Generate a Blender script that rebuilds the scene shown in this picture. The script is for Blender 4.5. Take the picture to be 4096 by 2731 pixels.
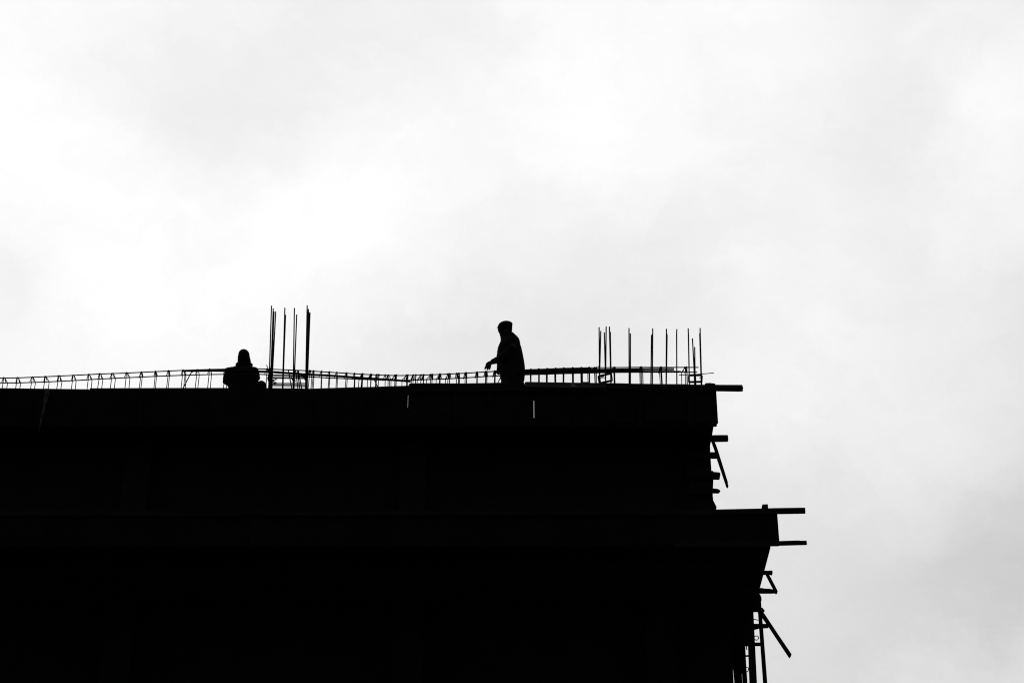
import bpy, bmesh, math, random
import numpy as np
from mathutils import Vector, Matrix

# ------------------------------------------------------------------ scene, camera
for o in list(bpy.data.objects):
    bpy.data.objects.remove(o)
S = bpy.context.scene
COL = S.collection
random.seed(7)

PITCH = math.radians(31.0)
LENS, SENSOR, RX, RY = 70.0, 36.0, 4096.0, 2731.0
F = LENS / SENSOR * RX
CAMZ = 1.6
cd = bpy.data.cameras.new('camera')
cd.lens = LENS; cd.sensor_width = SENSOR; cd.clip_start = 0.1; cd.clip_end = 5000
cam = bpy.data.objects.new('camera', cd); COL.objects.link(cam)
cam.location = (0, 0, CAMZ); cam.rotation_euler = (math.radians(90) + PITCH, 0, 0)
S.camera = cam

def ray(px, py):
    """direction in the world of a point of the photograph"""
    u = (px - RX / 2) / F; v = (RY / 2 - py) / F
    return Vector((u, math.cos(PITCH) - v * math.sin(PITCH), math.sin(PITCH) + v * math.cos(PITCH)))

def at(px, py, Y):
    """the point standing at distance Y in front of the camera's station"""
    d = ray(px, py); t = Y / d.y
    return Vector((d.x * t, Y, CAMZ + d.z * t))

# ------------------------------------------------------------------ sky, sun, exposure
SUN_PX = (900, 950)
sd = ray(*SUN_PX).normalized()
SUN_EL = math.asin(sd.z); SUN_AZ = math.atan2(sd.x, sd.y)

W = bpy.data.worlds.new('World'); S.world = W; W.use_nodes = True
nt = W.node_tree; N = nt.nodes; L = nt.links
N.clear()
def node(kind, **kw):
    n = N.new(kind)
    for k, v in kw.items(): setattr(n, k, v)
    return n
def math_(op, a, b=None, c=None):
    n = node('ShaderNodeMath', operation=op)
    for i, x in enumerate((a, b, c)):
        if x is None: continue
        if isinstance(x, (int, float)): n.inputs[i].default_value = x
        else: L.new(x, n.inputs[i])
    return n.outputs[0]
def vmath(op, a, b=None):
    n = node('ShaderNodeVectorMath', operation=op)
    for i, x in enumerate((a, b)):
        if x is None: continue
        if isinstance(x, (tuple, list, Vector)): n.inputs[i].default_value = tuple(x)
        else: L.new(x, n.inputs[i])
    return n
tc = node('ShaderNodeTexCoord').outputs['Generated']
def noise(scale, detail, rough, vec=None, dist=0.0):
    n = node('ShaderNodeTexNoise'); n.inputs['Scale'].default_value = scale
    n.inputs['Detail'].default_value = detail; n.inputs['Roughness'].default_value = rough
    n.inputs['Distortion'].default_value = dist
    L.new(vec if vec is not None else tc, n.inputs['Vector'])
    return n
wn = noise(7.0, 8.0, 0.62)
w1 = vmath('SUBTRACT', wn.outputs['Color'], (0.5, 0.5, 0.5))
w2 = vmath('SCALE', w1.outputs[0]); w2.inputs[3].default_value = 0.075
wm = noise(26.0, 8.0, 0.68)
w4 = vmath('SCALE', vmath('SUBTRACT', wm.outputs['Color'], (0.5, 0.5, 0.5)).outputs[0]); w4.inputs[3].default_value = 0.055
w3 = vmath('ADD', vmath('ADD', tc, w2.outputs[0]).outputs[0], w4.outputs[0])
wdir = vmath('NORMALIZE', w3.outputs[0]).outputs[0]

def srgb(v):
    v = v / 255.0
    return v / 12.92 if v <= 0.04045 else ((v + 0.055) / 1.055) ** 2.4
# cloud brightness read over the picture (rows y, columns x)
GX = [0, 370, 740, 1110, 1480, 1850, 2220, 2590, 2960, 3330, 3700, 4096]
GY = [0, 300, 600, 900, 1200, 1500, 1800, 2100, 2400, 2731]
GV = [[254, 249, 246, 243, 241, 245, 250, 248, 251, 246, 243, 243],
      [252, 246, 240, 240, 242, 244, 252, 250, 248, 244, 243, 248],
      [254, 253, 243, 243, 249, 246, 251, 249, 246, 243, 243, 249],
      [249, 253, 254, 254, 253, 247, 244, 243, 243, 243, 246, 243],
      [244, 252, 252, 250, 245, 238, 234, 234, 242, 245, 242, 235],
      [249, 252, 247, 241, 236, 232, 233, 240, 248, 246, 239, 233],
      [245, 245, 245, 240, 238, 236, 235, 235, 236, 238, 240, 230],
      [240, 240, 240, 238, 236, 235, 234, 234, 233, 227, 218, 205],
      [236, 236, 236, 235, 234, 233, 232, 230, 228, 219, 208, 205],
      [232, 232, 232, 230, 229, 228, 227, 225, 222, 217, 223, 220]]
def grade(chi):                       # overcast dims away from the sun behind it
    return 0.02 + 0.86 * math.exp(-2.3 * max(0.0, chi - 0.30))
def base(px, py):
    d = ray(px, py).normalized()
    return grade(math.acos(max(-1, min(1, d.dot(sd)))))
lob = [(x, y, 0.043) for y in GY for x in GX if not (y > 1650 and x < 2700)]
pts, val = [], []
for yy in np.linspace(0, 2731, 25):
    for xx in np.linspace(0, 4096, 37):
        i = max(0, int(np.searchsorted(GX, xx)) - 1); j = max(0, int(np.searchsorted(GY, yy)) - 1)
        a = (xx - GX[i]) / (GX[i + 1] - GX[i]); b = (yy - GY[j]) / (GY[j + 1] - GY[j])
        v = (GV[j][i] * (1 - a) + GV[j][i + 1] * a) * (1 - b) + (GV[j + 1][i] * (1 - a) + GV[j + 1][i + 1] * a) * b
        v = 255.6 - (254 - v) * 1.22 if v > 230 else v + 2          # what the eye reads as cloud contrast
        pts.append((xx, yy)); val.append(srgb(v) - 0.004)
D = np.array([list(ray(*p).normalized()) for p in pts])
keep = [i for i, p in enumerate(pts) if not (p[1] > 1800 and p[0] < 2500)]
D = D[keep]; val = [val[i] for i in keep]; pts = [pts[i] for i in keep]
A = np.stack([np.exp((D @ np.array(list(ray(l[0], l[1]).normalized())) - 1) / l[2] ** 2) for l in lob], 1)
T = np.array(val) - np.array([base(*p) for p in pts])
amp = np.linalg.solve(A.T @ A + 0.01 * np.eye(len(lob)), A.T @ T)
lobes = [(l[0], l[1], l[2], float(a)) for l, a in zip(lob, amp)]
# single clouds: darker knots and paler gaps
lobes += [(30, 1190, .008, -.05), (650, 1005, .009, -.025), (810, 1030, .009, -.02), (930, 975, .007, -.018),
          (2230, 200, .02, .03), (1600, 855, .012, .02), (2995, 1110, .01, .03), (4030, 330, .015, .02),
          (2920, 1260, .016, .015), (770, 560, .018, -.02), (3740, 2600, .009, .03), (600, 420, .02, -.015),
          (80, 260, .015, .02), (120, 100, .012, -.02), (3350, 2300, .02, -.015), (1950, 150, .02, -.01)]
chi = math_('ARCCOSINE', vmath('DOT_PRODUCT', tc, sd).outputs['Value'])
ex = math_('EXPONENT', math_('MULTIPLY', math_('MAXIMUM', math_('SUBTRACT', chi, 0.30), 0.0), -2.3))
acc = math_('MULTIPLY_ADD', ex, 0.86, 0.02)
for x, y, s, a in lobes:
    d = ray(x, y).normalized()
    dot = vmath('DOT_PRODUCT', wdir, d).outputs['Value']
    e = math_('EXPONENT', math_('MULTIPLY_ADD', dot, 1 / s ** 2, -1 / s ** 2))
    acc = math_('MULTIPLY_ADD', e, a, acc)
mp = node('ShaderNodeMapping'); mp.inputs['Scale'].default_value = (0.8, 1.0, 2.0); mp.inputs['Rotation'].default_value = (0, math.radians(24), 0)
L.new(wdir, mp.inputs['Vector'])
n1 = noise(13.0, 8.0, 0.6, mp.outputs[0], 0.5); n2 = noise(30.0, 9.0, 0.7, mp.outputs[0], 1.0)
f1 = math_('MULTIPLY_ADD', n1.outputs['Fac'], 0.14, 0.930)
f2 = math_('MULTIPLY_ADD', n2.outputs['Fac'], 0.10, 0.950)
cloud = math_('MULTIPLY', math_('MULTIPLY', acc, f1), f2)
sky = node('ShaderNodeTexSky', sky_type='NISHITA'); sky.sun_disc = False
sky.sun_elevation = SUN_EL; sky.sun_rotation = SUN_AZ; sky.dust_density = 4.0
bw = node('ShaderNodeRGBToBW'); L.new(sky.outputs[0], bw.inputs[0])
clear = math_('MULTIPLY', bw.outputs[0], 0.1 * 0.006)        # the little of the clear sky that comes through the cloud
tot = math_('ADD', math_('MULTIPLY', cloud, 0.985), clear)
cmb = node('ShaderNodeCombineColor')
for i in range(3): L.new(tot, cmb.inputs[i])
bg = node('ShaderNodeBackground'); bg.inputs['Strength'].default_value = 1.0
L.new(cmb.outputs[0], bg.inputs['Color'])
wo = node('ShaderNodeOutputWorld'); L.new(bg.outputs[0], wo.inputs['Surface'])
W.cycles.sampling_method = 'MANUAL'; W.cycles.sample_map_resolution = 256

sl = bpy.data.lights.new('sun', 'SUN'); sl.energy = 0.5; sl.angle = math.radians(20); sl.color = (1, 1, 1)
sun = bpy.data.objects.new('sun', sl); COL.objects.link(sun)
sun.rotation_euler = sd.to_track_quat('Z', 'Y').to_euler()
S.view_settings.view_transform = 'Standard'; S.view_settings.look = 'None'
S.view_settings.exposure = 0; S.view_settings.gamma = 1; S.view_settings.use_curve_mapping = False
S.render.engine = 'CYCLES'; S.cycles.max_bounces = 4; S.cycles.diffuse_bounces = 2
S.cycles.filter_width = 1.1

# ------------------------------------------------------------------ materials
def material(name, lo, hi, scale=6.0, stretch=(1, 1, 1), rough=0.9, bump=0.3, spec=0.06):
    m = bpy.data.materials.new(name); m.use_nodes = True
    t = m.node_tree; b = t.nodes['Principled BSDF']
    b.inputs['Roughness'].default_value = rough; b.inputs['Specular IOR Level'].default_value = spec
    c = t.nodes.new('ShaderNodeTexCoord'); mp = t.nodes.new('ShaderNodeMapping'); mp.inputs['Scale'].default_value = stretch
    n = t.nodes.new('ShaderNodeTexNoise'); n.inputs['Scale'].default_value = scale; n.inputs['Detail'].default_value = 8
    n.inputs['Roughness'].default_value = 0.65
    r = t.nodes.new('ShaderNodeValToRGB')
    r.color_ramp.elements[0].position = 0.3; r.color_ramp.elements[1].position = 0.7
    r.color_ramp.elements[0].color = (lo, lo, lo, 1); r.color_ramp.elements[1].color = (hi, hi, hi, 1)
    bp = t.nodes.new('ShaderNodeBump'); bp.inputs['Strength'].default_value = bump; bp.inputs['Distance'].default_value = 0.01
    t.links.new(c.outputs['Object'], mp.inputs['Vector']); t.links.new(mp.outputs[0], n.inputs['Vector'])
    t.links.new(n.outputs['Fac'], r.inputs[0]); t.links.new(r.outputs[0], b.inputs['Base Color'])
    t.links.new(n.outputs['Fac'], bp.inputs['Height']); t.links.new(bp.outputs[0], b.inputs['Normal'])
    return m
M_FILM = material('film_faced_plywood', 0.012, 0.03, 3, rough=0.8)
M_WOOD = material('wet_dark_timber', 0.02, 0.05, 4, (0.25, 3, 3))
M_PALEWOOD = material('weathered_timber', 0.05, 0.2, 4, (0.4, 5, 5))
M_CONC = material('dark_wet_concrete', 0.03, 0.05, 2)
M_STEEL = material('rusty_reinforcing_steel', 0.018, 0.035, 60)
M_TUBE = material('dull_steel_tube', 0.05, 0.09, 20)
M_GROUND = material('wet_asphalt', 0.035, 0.06, 0.6)
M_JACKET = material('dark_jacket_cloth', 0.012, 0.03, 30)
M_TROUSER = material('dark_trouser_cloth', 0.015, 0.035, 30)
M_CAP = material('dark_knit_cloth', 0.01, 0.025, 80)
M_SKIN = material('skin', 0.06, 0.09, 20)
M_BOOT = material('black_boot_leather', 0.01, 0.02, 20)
M_RAG = material('grey_torn_cloth', 0.06, 0.22, 12)
M_PAINT = material('pale_cement_splash', 0.3, 0.45, 15)

# ------------------------------------------------------------------ mesh helpers
class MB:
    def __init__(s): s.v = []; s.f = []; s.smooth = False
    def add(s, vs, fs):
        k = len(s.v); s.v += [tuple(v) for v in vs]; s.f += [tuple(i + k for i in f) for f in fs]; return s
    def box(s, a, b):
        x0, y0, z0 = a; x1, y1, z1 = b
        return s.add([(x0, y0, z0), (x1, y0, z0), (x1, y1, z0), (x0, y1, z0), (x0, y0, z1), (x1, y0, z1), (x1, y1, z1), (x0, y1, z1)],
                     [(0, 3, 2, 1), (4, 5, 6, 7), (0, 1, 5, 4), (1, 2, 6, 5), (2, 3, 7, 6), (3, 0, 4, 7)])
    def prism(s, poly, depth):
        """poly: world points in one upright plane, anticlockwise as seen; extruded away along +Y"""
        n = len(poly); vs = [Vector(p) for p in poly] + [Vector(p) + Vector((0, depth, 0)) for p in poly]
        fs = [tuple(range(n)), tuple(reversed(range(n, 2 * n)))]
        fs += [(i, i + n, (i + 1) % n + n, (i + 1) % n) for i in range(n)]
        return s.add(vs, fs)
    def tube(s, pts, r, n=6, radii=None, closed=False):
        pts = [Vector(p) for p in pts]; m = len(pts); vs = []
        up = None
        for i, p in enumerate(pts):
            if closed: t = pts[(i + 1) % m] - pts[i - 1]
            else: t = pts[min(i + 1, m - 1)] - pts[max(i - 1, 0)]
            t.normalize()
            if up is None:
                up = Vector((0, 0, 1)) if abs(t.z) < 0.9 else Vector((1, 0, 0))
            sd_ = t.cross(up).normalized(); up = sd_.cross(t).normalized()
            rr = radii[i] if radii else r
            for k in range(n):
                a = 2 * math.pi * k / n
                vs.append(p + (sd_ * math.cos(a) + up * math.sin(a)) * rr)
        fs = []
        for i in range(m if closed else m - 1):
            for k in range(n):
                j = (i + 1) % m
                fs.append((i * n + k, i * n + (k + 1) % n, j * n + (k + 1) % n, j * n + k))
        if not closed: fs += [tuple(reversed(range(n))), tuple((m - 1) * n + k for k in range(n))]
        s.smooth = True
        return s.add(vs, fs)
    def limb(s, pts, radii, n=14):
        """round-ended tapering tube"""
        P = [Vector(p) for p in pts]; R = list(radii); out, rr = [], []
        d0 = (P[1] - P[0]).normalized(); d1 = (P[-1] - P[-2]).normalized()
        for a in (85, 60, 35, 15):
            a = math.radians(a); out.append(P[0] - d0 * R[0] * math.sin(a)); rr.append(R[0] * math.cos(a))
        for i in range(len(P)):
            out.append(P[i]); rr.append(R[i])
            if i < len(P) - 1:
                out.append((P[i] + P[i + 1]) / 2); rr.append((R[i] + R[i + 1]) / 2)
        for a in (15, 35, 60, 85):
            a = math.radians(a); out.append(P[-1] + d1 * R[-1] * math.sin(a)); rr.append(R[-1] * math.cos(a))
        return s.tube(out, 0, n, rr)
    def rings(s, rs, n=28):
        """rs: (x centre, y centre, z, half width x, half depth y [, turn]) bottom to top or top to bottom"""
        vs = []
        for q in rs:
            cx, cy, z, a, b = q[:5]; tz = q[5] if len(q) > 5 else 0.0
            for k in range(n):
                t = 2 * math.pi * k / n
                vs.append((cx + a * math.cos(t), cy + b * math.sin(t), z + tz * math.sin(t)))
        fs = []
        for i in range(len(rs) - 1):
            for k in range(n):
                fs.append((i * n + k, i * n + (k + 1) % n, (i + 1) * n + (k + 1) % n, (i + 1) * n + k))
        fs += [tuple(reversed(range(n))), tuple((len(rs) - 1) * n + k for k in range(n))]
        s.smooth = True
        return s.add(vs, fs)
    def mesh(s, name):
        m = bpy.data.meshes.new(name); m.from_pydata(s.v, [], s.f); m.update()
        bm = bmesh.new(); bm.from_mesh(m); bmesh.ops.recalc_face_normals(bm, faces=bm.faces); bm.to_mesh(m); bm.free()
        if s.smooth:
            for p in m.polygons: p.use_smooth = True
        return m
    def build(s, name, mat, parent=None, label=None):
        m = s.mesh(name); m.materials.append(mat)
        o = bpy.data.objects.new(name, m); COL.objects.link(o)
        if parent is not None:
            o.parent = parent; o.matrix_parent_inverse = parent.matrix_world.inverted()
        if label: o['label'] = label
        return o
    def fused(s, name, mat, parent=None, voxel=0.008, it=3, label=None):
        """one continuous surface out of overlapping volumes"""
        o = s.build(name, mat, parent, label)
        r = o.modifiers.new('r', 'REMESH'); r.mode = 'VOXEL'; r.voxel_size = voxel; r.use_smooth_shade = True
        q = o.modifiers.new('s', 'SMOOTH'); q.iterations = it; q.factor = 0.5
        dg = bpy.context.evaluated_depsgraph_get(); dg.update()
        me = bpy.data.meshes.new_from_object(o.evaluated_get(dg))
        o.modifiers.clear(); old = o.data; o.data = me; me.name = name
        if not me.materials: me.materials.append(mat)
        bpy.data.meshes.remove(old)
        return o
def tag(o, label, cat, group=None):
    o['label'] = label; o['category'] = cat
    if group: o['group'] = group
    return o
def struct(o): o['kind'] = 'structure'; return o
def thing(name, label, cat, loc=(0, 0, 0), group=None):
    o = bpy.data.objects.new(name, None); COL.objects.link(o); o.location = loc; o.empty_display_size = 0.2
    bpy.context.view_layer.update()
    return tag(o, label, cat, group)
def quad(pxs, Y): return [at(x, y, Y) for x, y in pxs]
def pp(pxs, Y, depth):
    return MB().prism(quad(pxs, Y), depth)
def beam(p0, p1, w, h, roll=0.0):
    """a squared timber from p0 to p1, w across, h deep"""
    p0 = Vector(p0); p1 = Vector(p1); t = (p1 - p0).normalized()
    up = Vector((0, 0, 1)) if abs(t.z) < 0.95 else Vector((0, 1, 0))
    a = t.cross(up).normalized(); b = a.cross(t).normalized()
    q = Matrix.Rotation(roll, 3, t); a = q @ a * w / 2; b = q @ b * h / 2
    vs = [p0 - a - b, p0 + a - b, p0 + a + b, p0 - a + b, p1 - a - b, p1 + a - b, p1 + a + b, p1 - a + b]
    return MB().add(vs, [(0, 3, 2, 1), (4, 5, 6, 7), (0, 1, 5, 4), (1, 2, 6, 5), (2, 3, 7, 6), (3, 0, 4, 7)])

def hz(py, Y): return at(2048, py, Y).z
YF, YL = 24.5, 23.2                         # fronts of the roof edge and of the lower deck
Z_DECK = 13.66 + CAMZ                       # roof deck
Z_SOF = hz(1703, YF)                        # underside of the roof edge beam
Z_LSOF = hz(2185, YL)                       # underside of the lower deck edge
Z_LTOP = hz(2040, YL)
X_RU = at(2855, 1704, YF).x                 # outer right sides
X_RL = at(3083, 2185, YL).x

# ------------------------------------------------------------------ ground
g = MB(); g.add([(-900, -900, 0), (900, -900, 0), (900, 1500, 0), (-900, 1500, 0)], [(0, 1, 2, 3)])
struct(g.build('ground', M_GROUND))

# ------------------------------------------------------------------ the building
bd = thing('unfinished_building', 'tall dark unfinished concrete building filling the lower left', 'building', (-6, 28, 0))
XL = -15.0
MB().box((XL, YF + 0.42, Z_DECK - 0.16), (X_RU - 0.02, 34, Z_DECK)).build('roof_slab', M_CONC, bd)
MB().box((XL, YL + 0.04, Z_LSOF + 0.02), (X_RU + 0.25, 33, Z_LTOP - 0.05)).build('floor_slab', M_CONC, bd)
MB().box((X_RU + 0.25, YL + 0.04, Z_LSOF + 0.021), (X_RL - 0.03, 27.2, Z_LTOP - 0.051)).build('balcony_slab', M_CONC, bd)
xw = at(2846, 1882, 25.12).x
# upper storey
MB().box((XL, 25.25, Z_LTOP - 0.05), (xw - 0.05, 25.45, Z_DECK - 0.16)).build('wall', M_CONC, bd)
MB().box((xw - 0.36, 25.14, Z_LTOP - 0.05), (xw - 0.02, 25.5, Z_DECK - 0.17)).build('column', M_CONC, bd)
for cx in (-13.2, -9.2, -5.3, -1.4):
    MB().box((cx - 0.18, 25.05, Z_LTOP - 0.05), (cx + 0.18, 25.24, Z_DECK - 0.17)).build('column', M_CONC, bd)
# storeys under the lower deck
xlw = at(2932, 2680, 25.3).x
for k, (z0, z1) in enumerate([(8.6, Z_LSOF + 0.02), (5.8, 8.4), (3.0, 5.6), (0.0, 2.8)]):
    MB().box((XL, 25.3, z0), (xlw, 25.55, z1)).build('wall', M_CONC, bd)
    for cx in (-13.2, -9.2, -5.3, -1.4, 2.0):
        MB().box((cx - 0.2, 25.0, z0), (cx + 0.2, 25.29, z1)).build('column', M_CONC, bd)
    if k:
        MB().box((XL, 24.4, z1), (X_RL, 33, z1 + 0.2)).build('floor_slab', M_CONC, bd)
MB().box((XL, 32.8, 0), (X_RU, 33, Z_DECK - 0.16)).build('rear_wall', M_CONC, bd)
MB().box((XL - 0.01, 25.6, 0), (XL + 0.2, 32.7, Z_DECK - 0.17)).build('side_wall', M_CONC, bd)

# ------------------------------------------------------------------ roof edge formwork
rf = thing('roof_edge_formwork', 'upper band of dark shuttering boards along the roof edge', 'formwork', (0, YF, Z_SOF))
def panel(parent, top, bottom_py, Y, th=0.03, mat=M_FILM, name='panel'):
    """top: pixels left to right; the foot is level"""
    zb = hz(bottom_py, Y); T_ = quad(top, Y)
    poly = [Vector((T_[0].x, Y, zb)), Vector((T_[-1].x, Y, zb))] + list(reversed(T_))
    return MB().prism(poly, th).build(name, mat, parent)
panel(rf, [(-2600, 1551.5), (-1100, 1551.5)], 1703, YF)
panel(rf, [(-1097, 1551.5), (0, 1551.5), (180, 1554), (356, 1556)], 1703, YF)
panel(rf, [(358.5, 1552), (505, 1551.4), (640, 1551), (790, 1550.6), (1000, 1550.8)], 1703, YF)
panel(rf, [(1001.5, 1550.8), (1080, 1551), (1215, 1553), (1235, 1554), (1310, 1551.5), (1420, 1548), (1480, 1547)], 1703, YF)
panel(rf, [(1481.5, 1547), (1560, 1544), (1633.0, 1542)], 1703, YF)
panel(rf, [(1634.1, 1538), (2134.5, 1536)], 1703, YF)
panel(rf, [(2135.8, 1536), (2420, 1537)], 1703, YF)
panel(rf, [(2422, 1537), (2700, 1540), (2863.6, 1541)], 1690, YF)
# plumb end of the last panel leans out a little
MB().prism(quad([(2840, 1560), (2863.7, 1560), (2869.2, 1693), (2867, 1698), (2867.3, 1702.5), (2840, 1702.5)], YF - 0.004), 0.028).build('end_board', M_FILM, rf)
# planks nailed along the head of the shuttering
def plank(parent, top, drop, Y, th, mat=M_WOOD, name='plank', ends=None, label=None):
    T_ = [(x, y) for x, y in top]; B_ = [(x + (0 if not ends else ends), y + drop) for x, y in reversed(top)]
    o = pp(T_ + B_, Y, th).build(name, mat, parent, label); return o
plank(rf, [(1637, 1532.8), (1690, 1532), (1750, 1531.8), (1800, 1532.6), (1870, 1532.5), (1930, 1531.4), (1995, 1529.8), (2040, 1529), (2097, 1528.6)], 33, YF - 0.032, 0.03)
plank(rf, [(2099.5, 1527.4), (2108, 1526.6), (2180, 1527.8), (2250, 1528.8), (2290, 1529.6), (2420, 1531.2)], 20, YF - 0.062, 0.028, M_PALEWOOD, label='paler weathered plank beside the standing man')
plank(rf, [(2098, 1533), (2420, 1534)], 30, YF - 0.032, 0.028)
plank(rf, [(2421.5, 1531.2), (2480, 1532), (2540, 1533.8), (2640, 1535), (2740, 1535.6), (2760, 1537), (2830, 1538)], 21, YF - 0.034, 0.032, M_WOOD)
pp([(2800, 1537.8), (2863, 1538), (2880, 1538.4), (2968, 1538.6), (2970, 1541), (2972, 1549), (2973.6, 1549.5), (2971.5, 1552), (2972, 1561.5), (2960, 1563), (2800, 1560.5)], YF - 0.06, 0.024).build(
    'plank', M_WOOD, rf, 'top plank jutting out beyond the corner')
pp([(2780, 1533), (2793, 1548), (2866, 1548), (2866, 1560), (2780, 1560)], YF - 0.03, 0.02).build('cleat', M_WOOD, rf)
pp([(2819, 1537), (2820, 1534), (2825, 1531.4), (2836, 1531), (2839, 1530.6), (2856, 1533.2), (2861.5, 1534.6), (2862, 1539)], YF - 0.05, 0.05).build('wood_block', M_WOOD, rf, 'low scrap block lying on the top plank')
pp([(2324, 1532), (2326, 1527.6), (2329, 1526.6), (2357, 1527), (2362, 1530), (2363, 1533)], YF - 0.03, 0.05).build('wood_block', M_WOOD, rf)
# pale splash on the weathered plank
pp([(2283, 1547.6), (2284, 1535), (2288, 1532), (2296, 1534), (2305, 1543), (2312, 1547.2)], YF - 0.066, 0.003).build('cement_splash', M_PAINT, rf)
# battens behind the joints, low down, and walers across the outer face
pp([(1600, 1630), (1668, 1630), (1668, 1702), (1600, 1702)], YF + 0.034, 0.05).build('batten', M_WOOD, rf)
pp([(2100, 1671), (2172, 1671), (2172, 1702), (2100, 1702)], YF + 0.034, 0.05).build('batten', M_WOOD, rf)
pp([(1600, 1544), (1636, 1542), (1668, 1540), (1668, 1574), (1600, 1574)], YF + 0.034, 0.05).build('batten', M_WOOD, rf)
pp([(2100, 1560), (2172, 1560), (2172, 1596), (2100, 1596)], YF + 0.034, 0.05).build('batten', M_WOOD, rf)
for x in (-1098.5, 357, 1000.7, 1480.7, 2421):
    pp([(x - 20, 1562), (x + 20, 1562), (x + 20, 1702), (x - 20, 1702)], YF + 0.034, 0.04).build('batten', M_WOOD, rf)
for x in (-700, -300, 120, 560, 820, 1240, 1450, 1820, 1960, 2300, 2560, 2760):
    pp([(x - 9, 1575), (x + 9, 1575), (x + 9, 1700), (x - 9, 1700)], YF - 0.036, 0.034).build('batten', M_FILM, rf)
# floor of the beam box, inner side board, side of the slab
MB().box((XL, YF + 0.035, Z_SOF - 0.001), (X_RU, YF + 0.44, Z_SOF + 0.03)).build('beam_floor', M_FILM, rf)
MB().box((XL, YF + 0.39, Z_SOF + 0.032), (X_RU - 0.03, YF + 0.415, Z_DECK)).build('inner_board', M_FILM, rf)
MB().box((X_RU - 0.025, YF + 0.035, Z_SOF + 0.031), (X_RU, 33.9, Z_SOF + 0.5)).build('side_board', M_FILM, rf)
MB().box((X_RU - 0.3, YF + 0.442, Z_SOF), (X_RU, 33.9, Z_SOF + 0.03)).build('side_beam_floor', M_FILM, rf)

# lower deck formwork
lf = thing('lower_deck_formwork', 'lower band of shuttering boards jutting further right', 'formwork', (0, YL, Z_LSOF))
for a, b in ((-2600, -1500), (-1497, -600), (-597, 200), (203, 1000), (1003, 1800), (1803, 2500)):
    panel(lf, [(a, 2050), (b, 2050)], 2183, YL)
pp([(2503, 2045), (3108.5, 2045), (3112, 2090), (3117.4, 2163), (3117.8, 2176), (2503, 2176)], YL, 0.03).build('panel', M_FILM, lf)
pp([(-2600, 2044), (600, 2042), (600, 2060), (-2600, 2062)], YL - 0.034, 0.03).build('plank', M_WOOD, lf)
pp([(602, 2042), (1900, 2041), (1900, 2059), (602, 2060)], YL - 0.034, 0.03).build('plank', M_WOOD, lf)
pp([(1902, 2041), (2700, 2040), (2700, 2058), (1902, 2059)], YL - 0.034, 0.03).build('plank', M_WOOD, lf)
pp([(2702, 2038.4), (2864, 2036.2), (2950, 2034.4), (3050, 2032.2), (3100, 2030.6), (3220.5, 2029), (3221.5, 2040), (3222, 2050), (3108, 2052), (2702, 2058)], YL - 0.034, 0.028).build(
    'plank', M_WOOD, lf, 'top plank jutting out beyond the lower corner')
pp([(3049, 2034), (3049, 2017), (3051, 2015.8), (3070, 2015.2), (3072, 2017), (3072.6, 2031.6)], YL - 0.02, 0.10).build('wood_block', M_WOOD, lf, 'squared block standing on the top plank')
pp([(2700, 2170), (3117, 2162.5), (3145, 2161.4), (3195, 2160), (3205, 2161.2), (3226.5, 2160.6), (3228, 2175.6), (3225, 2177), (3119, 2180), (3114, 2182), (2700, 2186)], YL - 0.034, 0.014).build(
    'plank', M_WOOD, lf, 'bottom plank jutting out beyond the lower corner')
MB().box((XL, YL + 0.032, Z_LSOF - 0.001), (X_RL, YL + 0.5, Z_LSOF + 0.02)).build('beam_floor', M_FILM, lf)
MB().box((X_RL - 0.028, YL + 0.033, Z_LSOF + 0.022), (X_RL, 27.2, Z_LTOP)).build('side_board', M_FILM, lf)
MB().box((X_RU + 0.3, YL + 0.502, Z_LSOF - 0.001), (X_RL, 27.2, Z_LSOF + 0.02)).build('side_beam_floor', M_FILM, lf)

# ------------------------------------------------------------------ timbers by the upper column
GT = 'timber ends sticking out beside the upper corner column'
def solo(mb, name, mat, label, cat, group=None):
    return tag(mb.build(name, mat), label, cat, group)
cf = thing('column_formwork', 'rough boards boxing in the corner column under the roof edge', 'formwork', tuple(at(2846, 2030, 25.1)))
pp([(2760, 1770), (2841, 1786), (2841, 1806), (2846, 1884), (2853, 1884), (2760, 1884)], 25.12, 0.02).build('board', M_WOOD, cf)
pp([(2760, 1883), (2853, 1883), (2853.5, 1915), (2852, 1955), (2851, 1973), (2760, 1973)], 25.09, 0.02).build('board', M_WOOD, cf)
pp([(2760, 1972), (2851, 1972), (2851.5, 1985), (2853.5, 2001), (2866.5, 2026), (2866, 2030), (2863, 2040), (2760, 2040)], 25.12, 0.02).build('board', M_WOOD, cf)
solo(pp([(2700, 1741), (2849, 1739.4), (2890, 1738.8), (2911, 1739), (2912, 1741), (2913.6, 1757), (2911, 1759.4), (2880, 1760), (2700, 1761)], 24.95, 0.055), 'timber_beam', M_WOOD,
     'longest squared timber end below the roof corner, above the leaning stick', 'timber', GT)
solo(pp([(2760, 1808), (2865, 1807), (2869, 1808), (2870, 1828), (2866, 1830), (2760, 1829)], 25.03, 0.035), 'timber_beam', M_WOOD,
     'timber end touching the leaning stick, second from the top', 'timber', GT)
solo(pp([(2760, 1882.4), (2851, 1882), (2854, 1886), (2877, 1888), (2881, 1891), (2881.6, 1898), (2879, 1913), (2876, 1914), (2760, 1912)], 25.03, 0.035), 'timber_beam', M_WOOD,
     'short chipped timber end, third below the roof corner', 'timber', GT)
solo(pp([(2760, 1953), (2852, 1952), (2871, 1954), (2881, 1960), (2881.5, 1963), (2877, 1969), (2873, 1970.6), (2760, 1969)], 25.05, 0.02), 'timber_beam', M_WOOD,
     'rounded timber end, lowest of those by the upper column', 'timber', GT)
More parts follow.
